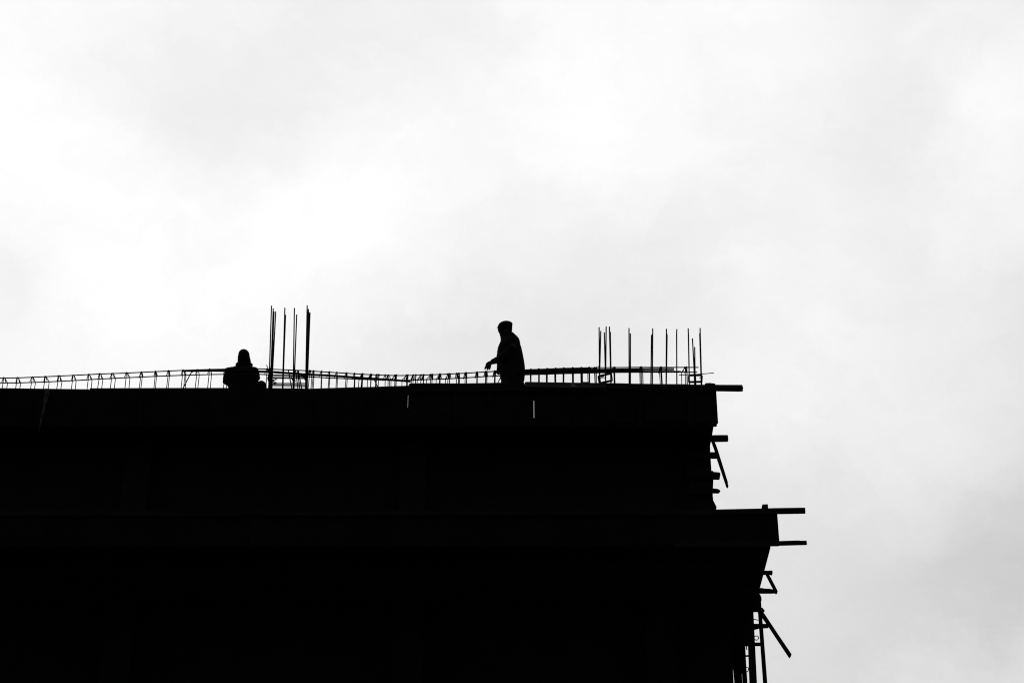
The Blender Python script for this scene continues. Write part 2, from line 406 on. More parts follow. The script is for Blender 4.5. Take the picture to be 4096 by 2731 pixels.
solo(pp([(2846.5, 1762), (2858, 1762), (2872, 1800), (2911.5, 1927), (2912, 1936), (2914, 1943), (2911.6, 1947), (2909, 1944), (2905.5, 1942), (2904, 1936), (2871, 1838), (2860, 1800)], 24.9, 0.045), 'wooden_stake', M_WOOD,
     'thin wooden stick leaning outward with a splintered lower end', 'stake')

# ------------------------------------------------------------------ props and timbers under the lower corner
GP = 'upright props under the lower deck'
def prop(pxs, Y, d, label, name='prop_post'):
    return solo(pp(pxs, Y, d), name, M_WOOD, label, 'post', GP)
def down(x_l, x_r, y0, Y, d, label, bow=0.0):
    """an upright: its left and right edge at the picture's foot, run on down to the ground"""
    a, b = at(x_l[1], 2731, Y), at(x_r[1], 2731, Y); a0, b0 = at(x_l[0], y0, Y), at(x_r[0], y0, Y)
    def ext(p0, p1):
        t = (p1.z - p0.z); k = (0.0 - p0.z) / t; q = p0 + (p1 - p0) * min(k, (7.6 - p0.z) / t if True else k); return q
    poly = [b0, a0, ext(a0, a), ext(b0, b)]
    return solo(MB().prism(poly, d), 'prop_post', M_WOOD, label, 'post', GP)
down((3029, 3054.5), (3042, 3069.5), 2376, 24.62, 0.06, 'outermost upright prop under the lower deck, beside the long slanting brace')
down((2985, 3000), (3008.5, 3028), 2340, 25.0, 0.07, 'thickest upright prop, second from the right under the lower deck')
down((2959, 2973.4), (2980, 2988.7), 2560, 25.8, 0.05, 'slim upright prop, third from the right under the lower deck')
down((2928, 2940.5), (2961, 2969.8), 2600, 26.5, 0.08, 'dark upright prop, fourth from the right, beside a thin sliver of sky')
solo(pp([(2938, 2590), (2971, 2590), (2971.5, 2640), (2971, 2684), (2967, 2694), (2938, 2694)], 26.4, 0.04), 'timber_block', M_WOOD, 'scrap board nailed across the top of the thin sliver of sky between props', 'timber')
# a lower inner timber narrowing the last gap of sky
solo(pp([(2905, 2650), (2938, 2650), (2937, 2657.5), (2931.7, 2676.5), (2933, 2705), (2934.5, 2731), (2905, 2731)], 26.3, 0.1), 'plank', M_WOOD,
     'ragged upright plank at the left of the sliver of sky', 'plank')
cr = thing('corner_bracing', 'cross timbers nailed between the props under the lower corner', 'bracing', tuple(at(3030, 2500, 24.7)))
pp([(2980, 2494), (3016, 2493), (3047, 2493), (3072, 2493), (3076, 2500), (3074, 2508), (3071, 2509), (3040, 2510), (3016, 2516), (2980, 2518)], 24.68, 0.02).build('rail', M_WOOD, cr)
pp([(2980, 2568), (3056, 2567.4), (3056, 2579), (2980, 2580)], 24.72, 0.03).build('rail', M_WOOD, cr)
pp([(2950, 2618.6), (2998, 2618), (2998, 2623), (2950, 2624)], 25.4, 0.02).build('rail', M_WOOD, cr)
pp([(2940, 2534), (2996, 2534), (2996, 2579), (2940, 2579)], 25.5, 0.025).build('rail', M_WOOD, cr)
pp([(2975, 2430), (3044, 2428.4), (3050, 2428.6), (3054, 2434), (3058.4, 2438), (3058.6, 2442.5), (3055, 2445.5), (3050, 2446), (2975, 2444)], 24.58, 0.015).build('rail', M_WOOD, cr)
MB().tube([at(3012, 2475, 24.8), at(3020, 2476, 24.8), at(3036, 2479, 24.8)], 0.006).build('wire', M_STEEL, cr)
def loop_wire(cx, cy, rx, ry, Y, parent):
    pts = [at(cx + rx * math.cos(t), cy + ry * math.sin(t), Y) + Vector((0, 0.02 * math.sin(2 * t), 0)) for t in np.linspace(-2.3, 2.3, 14)]
    MB().tube(pts, 0.0062).build('wire', M_STEEL, parent)
loop_wire(3022, 2550, 12, 7.4, 24.9, cr); loop_wire(2985.5, 2675.5, 8.5, 8.5, 25.7, cr)
MB().tube([at(2986, 2582, 25.3), at(2985.5, 2592, 25.3), at(2988.5, 2596.5, 25.3)], 0.008).build('wire', M_STEEL, cr)
# ledger pieces hung just below the side of the deck
GU = 'timbers hung under the lower corner'
solo(pp([(2960, 2280), (3066, 2280.6), (3072, 2281), (3078, 2280), (3088, 2280), (3090, 2282), (3090.8, 2289), (3089.4, 2297), (3086, 2298.4), (3082, 2297), (2960, 2295)], 24.0, 0.015), 'timber_beam', M_WOOD,
     'short stub above the small triangle of sky', 'timber', GU)
solo(pp([(3064, 2296), (3076, 2296), (3083, 2308), (3108, 2356), (3111, 2363), (3110, 2368), (3107, 2371), (3103.5, 2371), (3100, 2366), (3094, 2354)], 23.96, 0.035), 'timber_brace', M_WOOD,
     'short slanting brace closing the small triangle of sky', 'brace', GU)
solo(pp([(2960, 2352), (3041, 2349.6), (3053, 2350.4), (3055, 2352), (3080, 2352.8), (3093, 2356), (3101, 2360), (3101.4, 2370), (3085, 2370.8), (2960, 2371)], 24.0, 0.02), 'timber_beam', M_WOOD,
     'ledger board under the small triangle of sky', 'timber', GU)
solo(pp([(3020, 2368), (3039, 2374), (3041, 2380), (3045, 2384), (3046.6, 2398), (3044.6, 2404), (3043, 2408), (3045, 2430), (3020, 2430)], 24.5, 0.04), 'timber_block', M_WOOD,
     'knobbly timber block capping the outermost prop below the ledger board', 'timber')
solo(pp([(3043, 2440), (3053, 2445), (3110, 2531), (3166.6, 2614.6), (3165, 2620), (3161, 2627), (3158, 2628), (3156, 2626), (3077.5, 2507.5), (3046, 2463)], 24.55, 0.025), 'timber_brace', M_WOOD,
     'long slanting brace hanging free at the lower right of the building', 'brace')
# deck struts hiding the void between the deck and the first props
MB().box((xlw - 0.05, 24.4, Z_LSOF - 0.12), (X_RL - 0.05, 24.5, Z_LSOF - 0.002)).build('joist', M_WOOD, lf)

# ------------------------------------------------------------------ reinforcing cages
YC, YR = 24.66, 24.80
FB = [(-1300, 1535), (-600, 1520), (0, 1511.8), (68, 1511), (180, 1506.3), (291, 1501), (398, 1495.5), (500, 1492), (620, 1486), (730, 1481), (840, 1477.2), (950, 1475), (1034, 1474.7), (1100, 1477), (1220, 1482),
      (1307, 1487.7), (1379, 1492), (1459, 1497), (1535, 1500.5), (1602, 1501.6), (1689, 1499.8), (1779, 1496.4), (1868, 1492), (1935, 1487.5), (1990, 1484.4), (2100, 1478.8), (2187, 1475.6),
      (2252, 1472.9), (2348, 1470.8), (2443, 1469.8), (2550, 1468.8), (2700, 1469), (2794, 1469)]
RB = [(-1300, 1555), (-600, 1540), (0, 1531), (68, 1531), (180, 1527.5), (291, 1522), (398, 1515.6), (500, 1510.6), (620, 1505), (730, 1500.5), (840, 1497.5), (950, 1496), (1034, 1496.5), (1100, 1500), (1235, 1506.7),
      (1307, 1511), (1379, 1514), (1459, 1517.3), (1535, 1520), (1624, 1520.8), (1689, 1518.5), (1779, 1515.4), (1868, 1510.5), (1935, 1506), (1997, 1502.7), (2100, 1498.5), (2187, 1496), (2252, 1494), (2348, 1491.5), (2480, 1489), (2620, 1488.2), (2790, 1488.2)]
def ip(tab, x):
    return float(np.interp(x, [p[0] for p in tab], [p[1] for p in tab]))
def cut(tab, a, b): return [(a, ip(tab, a))] + [p for p in tab if a < p[0] < b] + [(b, ip(tab, b))]
RB_R, RS_R = 0.0084, 0.0064
def bar(parent, pts, Y, r=RB_R, name='bar', Y2=None):
    n = len(pts)
    return MB().tube([at(x, y, Y if Y2 is None else Y + (Y2 - Y) * i / (n - 1)) for i, (x, y) in enumerate(pts)], r).build(name, M_STEEL, parent)
def stirrup(parent, x, dyt=0.0, rear=None, low=0.55, hook=(-7, 9)):
    """one closed link: over the front bar, back to the rear bar, down and round, with its two hooked ends"""
    ft = at(x, ip(FB, x) - 1.2 - dyt, YC - 0.006)
    xr = x + (rear if rear is not None else (2048 - x) * 0.0052 + random.uniform(-1, 4))
    rt = at(xr, ip(RB, xr) - 0.3, YR + 0.008)
    tilt = random.uniform(-0.012, 0.012)
    fb = ft + Vector((tilt, 0, -low)); rb = rt + Vector((tilt + random.uniform(-.006, .006), 0, -low))
    h1 = at(x + hook[0] + random.uniform(-1.5, 1.5), ip(FB, x) + 21 + random.uniform(-2, 3), YC + 0.06)
    h2 = at(x + hook[1] + random.uniform(-2, 2), ip(FB, x) + 18 + random.uniform(-2, 3), YC + 0.055)
    b = random.uniform(-.004, .004)
    top2 = ft + Vector((0.012 + b, 0.004, 0.001))
    pts = [h1, ft + Vector((-0.004, 0.004, -0.01)), ft + Vector((0.003, 0, 0.004)), ft + Vector((0.006, -0.002, -0.012)), fb, fb + Vector((0, 0.02, -0.01)), rb, rt + Vector((0, 0, -0.02)), rt + Vector((0, -0.01, -0.003)), top2, h2]
    return MB().tube(pts, RS_R, 5).build('stirrup', M_STEEL, parent)
c1 = thing('beam_cage', 'long reinforcing cage with wide-set links from the left edge past the sitting man', 'rebar cage', tuple(at(500, 1551, YC)), 'beam cages along the roof edge')
bar(c1, cut(FB, -1300, 1250), YC); bar(c1, cut(RB, -1300, 1250), YR)
for zz in (-0.5, -0.49):
    MB().tube([at(x, y, YC if zz == -0.5 else YR) + Vector((0, 0, zz)) for x, y in cut(FB if zz == -0.5 else RB, -1300, 1250)], RB_R).build('bar', M_STEEL, c1)
for x in list(range(-1240, 0, 62)) + [13.8, 68.5, 128, 180, 234, 291.5, 354, 398, 447.5, 505, 564, 621, 673, 730.6, 788, 837, 900, 1067]:
    r = None
    if x in (564, 621, 673): r = 5
    elif 0 < x < 560: r = 14 + random.uniform(-1, 3)
    elif x > 700: r = 9
    stirrup(c1, x, 1.4, r)
c2 = thing('beam_cage', 'sagging reinforcing cage with close crooked links between the sitting and standing men', 'rebar cage', tuple(at(1600, 1545, YC)), 'beam cages along the roof edge')
bar(c2, cut(FB, 1245, 2050), YC + 0.001); bar(c2, cut(RB, 1245, 2050), YR + 0.001)
for x, r in [(1238, 9), (1253, 3), (1285, 2), (1316, 3), (1346, 4), (1384, 5), (1417, 3), (1447, -11), (1449.5, 1), (1482, -12), (1484.5, 0), (1506, -3), (1514, 0), (1540, 18), (1552, 12), (1578.5, -14), (1585, -1),
             (1625, -17), (1631, -4), (1652, -6), (1662, 0), (1683, -14), (1693.5, 0), (1721, -15), (1728, 0), (1757, -12), (1760, 0), (1791, -9), (1798, 0), (1826, 8), (1834, 4), (1860, 5), (1864, 2), (1906, 3), (1908, 0), (1941, 2), (1944, 4), (1977, 3), (1979, 2)]:
    stirrup(c2, x, 2.0, r, hook=(-6, 5) if x > 1700 else ((-8, 2) if x < 1430 else (-9, -3)))
c3 = thing('beam_cage', 'straight reinforcing cage from behind the standing man to the right corner', 'rebar cage', tuple(at(2400, 1532, YC)), 'beam cages along the roof edge')
bar(c3, cut(FB, 2045, 2794), YC + 0.002); bar(c3, cut(RB, 2045, 2789), YR + 0.002)
for x, r in [(2085, 0), (2121, 0), (2123, -1), (2153, 1), (2155.5, 2), (2186, -1), (2188.5, 1), (2219.5, -1), (2222, 1), (2253, -1), (2255, 1), (2288, 1), (2290, 4), (2323, 0), (2326, 4), (2354, -3), (2357, 1), (2377, 1), (2384, 0), (2453, 3), (2457, 2), (2561, -2), (2565, 6), (2641, -3), (2644, -1), (2739, -13), (2745, 3)]:
    stirrup(c3, x, 1.6, r, hook=(-8, 3))

# loose bars threaded through the cages
GL = 'loose bars lying inside the beam cages'
def loose(pts, Y, label, r=0.0088):
    return tag(bar(None, pts, Y, r, 'loose_bar'), label, 'steel bar', GL)
loose([(733, 1483), (850, 1480.2), (1034, 1483.2), (1100, 1486), (1236, 1496), (1307, 1499), (1379, 1504), (1459, 1510), (1535, 1515), (1602, 1520), (1643, 1524.4)], 24.70, 'upper of two long bars sloping down to the right from the sitting man')
loose([(733, 1484), (772, 1485), (850, 1484.2), (1034, 1487.6), (1100, 1490.6), (1236, 1499.5), (1307, 1503), (1379, 1508), (1459, 1513.6), (1535, 1519.3), (1602, 1523.6), (1643, 1527.4)], 24.71, 'lower of two long bars sloping down to the right from the sitting man')
loose([(800, 1483.5), (783, 1484), (773, 1485.5), (766, 1489), (760, 1498), (748, 1522), (733, 1551), (724, 1569)], 24.72, 'cranked bar bending down to the deck left of the sitting man', 0.008)
loose([(736, 1484), (741, 1486.5), (743.5, 1492), (743.5, 1500), (742, 1552), (741.5, 1570)], 24.73, 'short bar hooked over beside the cranked bar', 0.0064)
loose([(1497, 1519), (1503, 1531), (1511, 1547), (1517, 1560)], 24.69, 'short bar bending down to the deck in the sagging cage', 0.0075)
loose([(2002.6, 1509), (1998, 1518), (1991, 1531), (1985, 1545)], 24.69, 'slanting bar just left of the standing man\'s legs', 0.0075)
loose([(1100, 1499), (1160, 1500.4), (1225, 1503)], 24.71, 'bar crossing the left column cage, upper of two', 0.007)
loose([(2060, 1486), (2100, 1484.2), (2250, 1479), (2348, 1477.5), (2480, 1475.2), (2600, 1474), (2696, 1474)], 24.69, 'topmost of the loose bars in the right cage', 0.0088)
loose([(2060, 1490), (2100, 1488), (2250, 1483), (2348, 1481.5), (2480, 1479.5), (2600, 1479.3), (2697, 1479.6)], 24.70, 'second of the loose bars in the right cage', 0.0088)
loose([(2060, 1493.8), (2100, 1491.8), (2250, 1487), (2348, 1485.4), (2480, 1483.8), (2600, 1484.8), (2723, 1485)], 24.71, 'third and longest of the loose bars in the right cage', 0.0088)
loose([(2060, 1497), (2100, 1495.2), (2250, 1490.6), (2348, 1489), (2480, 1486.6), (2560, 1483)], 24.72, 'lowest of the loose bars in the right cage', 0.0088)
loose([(2100, 1482), (2250, 1476.6), (2348, 1475.2), (2480, 1478.0), (2560, 1477)], 24.715, 'bar packed between the others right of the standing man', 0.0085)
loose([(2716, 1500), (2790, 1496.6), (2855, 1491.4)], 24.6, 'thin bar poking out to the right past the corner column bars', 0.0062)
loose([(1065, 1460), (1068, 1463), (1076, 1484), (1079, 1497)], 24.62, 'short crooked tie end sticking up beside the left column cage', 0.0066)
loose([(2391.5, 1462), (2394, 1472)], 24.66, 'tiny tie end beside the first bar of the middle column', 0.0058)

# bars of the crossing beam running back over the deck
cb = thing('crossing_beam_cage', 'bars of a crossing beam running back beside the left column', 'rebar cage', tuple(at(1185, 1551, 24.9)))
for (x0, y0, x1, y1) in [(1153.6, 1481, 1167, 1553), (1183, 1482, 1191.5, 1553), (1190, 1482, 1199, 1553), (1194, 1484, 1206.5, 1553)]:
    p = at(x0, y0, 24.68); q = at(x1, y1, 25.2); MB().tube([p, q, q + (q - p) * 0.6], 0.0085).build('bar', M_STEEL, cb)
for (x0, y0, x1, y1) in [(1166, 1511, 1171, 1522), (1176, 1511, 1180, 1524), (1215, 1511, 1221, 1520)]:
    MB().tube([at(x0 - 2, y0 - 6, 24.72), at(x1, y1, 24.76), at(x1 + 3, y1 + 0.4, 24.77)], 0.0078).build('hook', M_STEEL, cb)

# ------------------------------------------------------------------ column starter bars
YA, YB = 24.79, 24.98
ZB = Z_SOF + 0.05
def starter(parent, top, foot, Y, r=0.0092, bend=None):
    p0 = at(top[0], top[1], Y); p1 = at(foot[0], foot[1], Y)
    k = (ZB - p0.z) / (p1.z - p0.z); p2 = p0 + (p1 - p0) * k
    pts = [p0] + ([at(bend[0], bend[1], Y)] if bend else []) + [p1, p2]
    return MB().tube(pts, r, 8)
def tie(parent, c, r=0.0066, Y0=YA - 0.012, Y1=YB + 0.012, hook=True):
    """column link lying level; c = front-left, front-right, rear-right, rear-left in the picture"""
    q = [at(*c[0], Y0), at(*c[1], Y0), at(*c[2], Y1), at(*c[3], Y1)]
    pts = []
    for i in range(4):
        a, b, d = q[i - 1], q[i], q[(i + 1) % 4]
        e0 = (a - b).normalized() * 0.018; e1 = (d - b).normalized() * 0.018
        pts += [b + e0, b + e0 * 0.25 + e1 * 0.25, b + e1]
    MB().tube(pts, r, 6, closed=True).build('tie', M_STEEL, parent)
ca = thing('column_cage', 'tallest wide cluster of starter bars beside the sitting man', 'rebar cage', tuple(at(1150, 1551, YA)), 'column cages rising above the roof edge')
for tp, ft, Y in [((1086, 1223.5), (1075.6, 1550), YA), ((1093, 1234), (1081.5, 1550), YA), ((1096, 1247), (1084.6, 1550), YB), ((1102.8, 1246.5), (1087, 1550), YB),
                  ((1139.5, 1231.5), (1130, 1550), YA), ((1142.2, 1259.5), (1131.6, 1550), YB), ((1177.6, 1232.5), (1172.6, 1550), YA), ((1186.8, 1258.5), (1176, 1550), YB),
                  ((1228.7, 1222), (1222.4, 1550), YA), ((1233.6, 1236), (1224.6, 1550), YA), ((1235, 1247), (1226.6, 1550), YB), ((1240, 1250.5), (1228.6, 1550), YB)]:
    starter(ca, tp, ft, Y).build('bar', M_STEEL, ca)
for y0, y1 in [(1500, 1530), (1502.6, 1534.6), (1508, 1538), (1511, 1541), (1513, 1545)]:
    tie(ca, [(1076, y0), (1227, y0 + 1.5), (1229, y1 + 2.0), (1080, y1)], 0.005)
MB().limb([at(1078, 1478, YA), at(1077, 1500, YA), at(1074, 1512, YA), at(1080, 1530, YA), at(1080, 1560, YA)], [0.012, 0.014, 0.02, 0.02, 0.022], 8).build('tied_splice', M_STEEL, ca)
MB().limb([at(1086, 1470, YA), at(1084, 1500, YA), at(1083, 1560, YA)], [0.018, 0.024, 0.026], 8).build('tied_splice', M_STEEL, ca)
for k in range(9):
    a = at(1088 + random.uniform(-2, 2), 1520 + k * 2.4, YA - 0.03); b = at(1096 + random.uniform(0, 13), 1515.5 + k * 2.2 + random.uniform(-3, 4), YA - 0.02)
    MB().tube([a, (a + b) / 2 + Vector((0, 0, random.uniform(-.006, .006))), b], 0.0042, 5).build('tie_wire', M_STEEL, ca)
MB().tube([at(1090, 1524, YA - .05), at(1100, 1520, YA - .05), at(1109, 1516.5, YA - .05)], 0.005, 5).build('tie_wire', M_STEEL, ca)
ce = thing('column_cage', 'narrow cluster of six starter bars, first right of the standing man', 'rebar cage', tuple(at(2420, 1531, YA)), 'column cages rising above the roof edge')
for tp, ft, Y in [((2396.5, 1309), (2398, 1531), YA), ((2403, 1324), (2400, 1440), YB), ((2417.4, 1330), (2422.6, 1531), YB), ((2424.7, 1306.6), (2422.4, 1531), YA), ((2437.6, 1307), (2443.6, 1531), YA), ((2441.3, 1328), (2444.5, 1531), YB)]:
    starter(ce, tp, ft, Y, 0.0094).build('bar', M_STEEL, ce)
for d in (0, 2.6, 5.2):
    tie(ce, [(2396, 1501.5 + d), (2446, 1490 + d), (2450, 1518.5 + d), (2400, 1529.5 + d)])
MB().limb([at(2399, 1502, YA), at(2396, 1506, YA), at(2399, 1532, YA)], [0.012, 0.022, 0.018], 8).build('tied_splice', M_STEEL, ce)
MB().tube([at(2403, 1506, YA), at(2410, 1508, YA), at(2416, 1504, YA)], 0.0075, 5).build('tie_wire', M_STEEL, ce)
MB().tube([at(2402, 1511, YA), at(2412, 1513, YA), at(2420, 1511.5, YA)], 0.005, 5).build('tie_wire', M_STEEL, ce)
ck = thing('column_cage', 'corner cluster of starter bars of uneven height, furthest right', 'rebar cage', tuple(at(2780, 1535, YA)), 'column cages rising above the roof edge')
for tp, ft, Y, bend in [((2752.8, 1313.5), (2757.5, 1535), YA, (2753.4, 1334)), ((2769.8, 1353.5), (2778.6, 1535), YB, (2775.6, 1463)), ((2778.7, 1388), (2780.6, 1535), YA, None),
                        ((2800.3, 1312.5), (2806.4, 1535), YA, None), ((2798.8, 1333), (2805, 1535), YB, None), ((2753.9, 1334), (2757.4, 1535), YB, None), ((2782, 1500), (2783, 1535), YB, None)]:
    starter(ck, tp, ft, Y, 0.0094, bend).build('bar', M_STEEL, ck)
for d in (-1.6, 0.6, 2.6):
    tie(ck, [(2754 - d * .4, 1501 + d), (2808 + d * .5, 1500 + d), (2806 + d * .5, 1526 + d * 1.3), (2755 - d * .3, 1527 + d * 1.2)])
MB().tube([at(2796.5, 1510, YA), at(2799, 1510.5, YA), at(2802, 1514, YA)], 0.0055, 5).build('tie_wire', M_STEEL, ck)
MB().limb([at(2808, 1503, YA), at(2807, 1524, YA), at(2806, 1535, YA)], [0.012, 0.012, 0.011], 8).build('tied_splice', M_STEEL, ck)
GW = 'single starter bars between the two right-hand column cages'
for tp, ft, Y, bend, lb in [
    ((2516, 1312.5), (2516.7, 1533), YA, None, 'taller bar of the first pair right of the six-bar cluster'),
    ((2521.5, 1334), (2521.6, 1533), YB, None, 'shorter bar of the first pair right of the six-bar cluster'),
    ((2610.9, 1314), (2609.4, 1534), YA, None, 'taller bar of the middle pair between the right column clusters'),
    ((2608.4, 1337.5), (2603.6, 1534), YB, (2606, 1343), 'shorter bent-tipped bar of the middle pair between the right clusters'),
    ((2665.8, 1315.5), (2664.4, 1534), YA, None, 'taller bar of the closely touching pair left of the single bar'),
    ((2667.4, 1335.5), (2665.2, 1534), YB, (2668.4, 1342), 'shorter bar of the closely touching pair left of the single bar'),
    ((2707.8, 1316.5), (2707.2, 1535), YA, (2706.6, 1326), 'single starter bar left of the corner column cluster'),
    ((2706.4, 1337), (2707.4, 1535), YB, None, 'rear bar hidden behind the single starter bar left of the corner cluster')]:
    tag(starter(None, tp, ft, Y, 0.0092, bend).build('starter_bar', M_STEEL), lb, 'steel bar', GW)

# ------------------------------------------------------------------ torn cloth on the left panel
vs, fs = [], []
for i, (x, y, w) in enumerate([(191, 1553, 9), (187, 1575, 9.5), (182, 1596, 8.5), (177, 1618, 5.5), (175, 1636, 4), (170, 1655, 5), (164, 1672, 4), (163, 1688, 3.4), (159, 1706, 1.8), (154, 1728, .8)]):
    Y = YF - 0.045 - 0.012 * math.sin(i * 1.7)
    vs += [at(x - w, y, Y), at(x + w, y + 1, Y - 0.008), at(x + w, y + 1, Y - 0.004), at(x - w, y, Y + 0.004)]
    if i:
        k = 4 * i
        fs += [(k - 4 + j, k - 4 + (j + 1) % 4, k + (j + 1) % 4, k + j) for j in range(4)]
fs += [(0, 1, 2, 3), tuple(len(vs) - 4 + j for j in (3, 2, 1, 0))]
tag(MB().add(vs, fs).build('cloth_strip', M_RAG), 'faint torn strip of cloth hanging from the roof edge at far left', 'cloth')

# ------------------------------------------------------------------ timber stack under the sitting man
st = thing('plank_stack', 'low stack of planks under the sitting man, behind the edge boards', 'plank stack', tuple(at(975, 1551, 25.2)))
zz = Z_DECK + 0.002
xa, xb = at(870, 1551, 25.2).x, at(1085, 1551, 25.2).x
k = 0
while zz < 13.66 + CAMZ + 0.36:
    for j in range(4):
        y0 = 24.98 + j * 0.18
        MB().box((xa + random.uniform(-.02, .02), y0, zz), (xb + random.uniform(-.03, .02), y0 + 0.16, zz + 0.042)).build('plank', M_WOOD, st)
    zz += 0.044; k += 1
Z_SEAT = zz

# ------------------------------------------------------------------ people
def P(px, py, Y, dy=0.0):
    return at(px, py, Y + dy)
def ring(py, xl, xr, b, Y, cy=0.0):
    a = at(xl, py, Y); c = at(xr, py, Y)
    return ((a.x + c.x) / 2, Y + cy, a.z, (c.x - a.x) / 2, b)
def hand(mb, wrist, knuckle, tips, thumb, r=0.011):
    """palm plus four unequal bent fingers and a thumb from the side of the palm"""
    w = Vector(wrist); k = Vector(knuckle)
    mb.limb([w, w + (k - w) * 0.5, k], [0.03, 0.038, 0.034], 12)
    for tp in tips:
        root, mid, tip = [Vector(q) for q in tp]
        mb.limb([w + (k - w) * 0.6, root, mid, tip], [r * 1.15, r * 1.12, r, r * 0.8], 10)
    mb.limb([Vector(q) for q in thumb], [r * 1.25, r * 1.1, r * 0.9], 10)

# standing man
YM = 25.1
zf = Z_DECK
ps = thing('person', 'standing man in a cap and jacket facing left with one hand reaching down', 'person', (at(2050, 1530, YM).x, YM, zf), 'workers on the roof')
b = MB()
hx = at(2050, 1528, YM).x
# head: turned left and away from us
b.rings([ring(1352, 2008, 2058, .065, YM), ring(1342, 2004, 2048, .068, YM), ring(1332, 1998, 2045, .075, YM), ring(1322, 1994, 2046, .082, YM), ring(1312, 1992, 2047, .086, YM),
         ring(1303, 1995, 2047, .084, YM), ring(1296, 2002, 2042, .07, YM), ring(1291, 2010, 2036, .045, YM)])
b.limb([P(2001, 1316, YM, .06), P(1998, 1323, YM, .08), P(2000, 1326, YM, .07)], [.012, .014, .012], 8)      # nose
b.limb([P(2000, 1330, YM, .055), P(2003, 1331, YM, .06)], [.014, .012], 8)                                      # mouth
b.limb([P(2003, 1338, YM, .045), P(2006, 1341, YM, .04)], [.02, .018], 8)                                       # chin
b.limb([P(2026, 1318, YM, -.085), P(2027, 1326, YM, -.08)], [.012, .009], 8)                                    # ear
b.rings([ring(1380, 2012, 2068, .07, YM), ring(1345, 2012, 2056, .062, YM)])                                    # neck
# trunk and legs
b.rings([ring(1560, 2012, 2090, .15, YM), ring(1528, 2010, 2088, .15, YM), ring(1480, 2004, 2090, .145, YM), ring(1430, 2002, 2084, .15, YM), ring(1400, 2004, 2078, .16, YM), ring(1380, 2012, 2070, .13, YM)])
for sy, fx in ((-0.1, -0.05), (0.1, 0.07)):
    b.limb([(hx - .01, YM + sy, zf + .92), (hx + fx * .6, YM + sy, zf + .5), (hx + fx, YM + sy, zf + .09)], [.095, .065, .042])
    b.limb([(hx + fx + .03, YM + sy, zf + .05), (hx + fx - .15, YM + sy, zf + .04)], [.042, .034])
# near arm, reaching down and forward
sh, el, wr = P(2050, 1392, YM, -.16), P(2012, 1432, YM, -.2), P(1966, 1449, YM, -.22)
b.limb([sh, el, wr], [.06, .045, .028])
Yh = YM - .22
hand(b, P(1964, 1450, Yh), P(1951, 1459, Yh),
     [(P(1946, 1463, Yh), P(1941.5, 1470, Yh), P(1940.2, 1476, Yh)), (P(1951, 1466, Yh, .02), P(1949.5, 1473, Yh, .02), P(1949.8, 1478.4, Yh, .02)),
      (P(1956, 1466, Yh, .035), P(1957, 1472, Yh, .04), P(1957, 1477, Yh, .04)), (P(1957, 1463, Yh, .055), P(1959.5, 1468, Yh, .06), P(1960, 1473.5, Yh, .06))],
     (P(1960, 1454, Yh, -.01), P(1961, 1463, Yh, -.02), P(1960.5, 1470, Yh, -.015)), 0.0142)
# far arm, hand before the belly
b.limb([P(2030, 1392, YM, .16), P(2008, 1440, YM, .2), P(1996, 1478, YM, .17)], [.06, .045, .028])
Yq = YM + .17
hand(b, P(1996, 1478, Yq), P(1992.5, 1488, Yq),
     [(P(1990.5, 1491, Yq), P(1988.8, 1494, Yq), P(1990.5, 1496, Yq, .01)), (P(1993, 1492, Yq, .02), P(1991.5, 1496, Yq, .02), P(1993.5, 1498, Yq, .03)),
      (P(1995, 1492, Yq, .035), P(1994, 1496, Yq, .04), P(1996, 1498, Yq, .04)), (P(1997, 1490, Yq, .05), P(1998, 1494, Yq, .05), P(1999, 1496, Yq, .05))],
     (P(1994, 1482, Yq, -.02), P(1991, 1487, Yq, -.03), P(1990, 1491, Yq, -.02)), 0.009)
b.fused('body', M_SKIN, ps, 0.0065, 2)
j = MB()
j.rings([ring(1556, 2005, 2091, .16, YM), ring(1528, 2003.5, 2094, .165, YM), ring(1519, 2003.5, 2097.6, .17, YM), ring(1508, 1999.5, 2099.2, .17, YM), ring(1495, 1998, 2100, .17, YM), ring(1480, 1989.5, 2100.2, .17, YM), ring(1466, 1987, 2100, .17, YM), ring(1452, 1987, 2098, .17, YM),
         ring(1440, 1988, 2096.2, .175, YM), ring(1423, 1988, 2093, .18, YM), ring(1408, 1988, 2090, .185, YM), ring(1394, 1990.5, 2086.5, .185, YM), ring(1382, 1995, 2082.5, .17, YM), ring(1371, 2000, 2081, .15, YM),
         ring(1362, 2002, 2079, .125, YM), ring(1354, 2002, 2075.5, .10, YM), ring(1347, 2001, 2070, .085, YM), ring(1340, 1999.5, 2062, .078, YM), ring(1335, 1998, 2056.5, .074, YM), ring(1331, 1998, 2052, .07, YM)])
j.limb([P(2044, 1337, YM, -.04), P(2049, 1337, YM, .02)], [.024, .024], 10)
j.limb([P(2046, 1396, YM, -.15), P(2010, 1431, YM, -.19), P(1990, 1439.5, YM, -.21), P(1972, 1446.2, YM, -.22)], [.075, .064, .052, .041])
j.limb([P(2030, 1396, YM, .15), P(2008, 1440, YM, .2), P(1996, 1474, YM, .17)], [.07, .055, .036])
j.limb([P(1995, 1428, YM, -.12), P(1991, 1420, YM, -.1)], [.03, .02], 8)
j.limb([P(1994, 1474, YM, -.05), P(1992, 1470, YM, -.05)], [.028, .02], 8)
j.limb([P(2053, 1335.5, YM, 0), P(2046, 1334, YM, 0)], [.02, .03], 10)
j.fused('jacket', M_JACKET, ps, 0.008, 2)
c = MB()
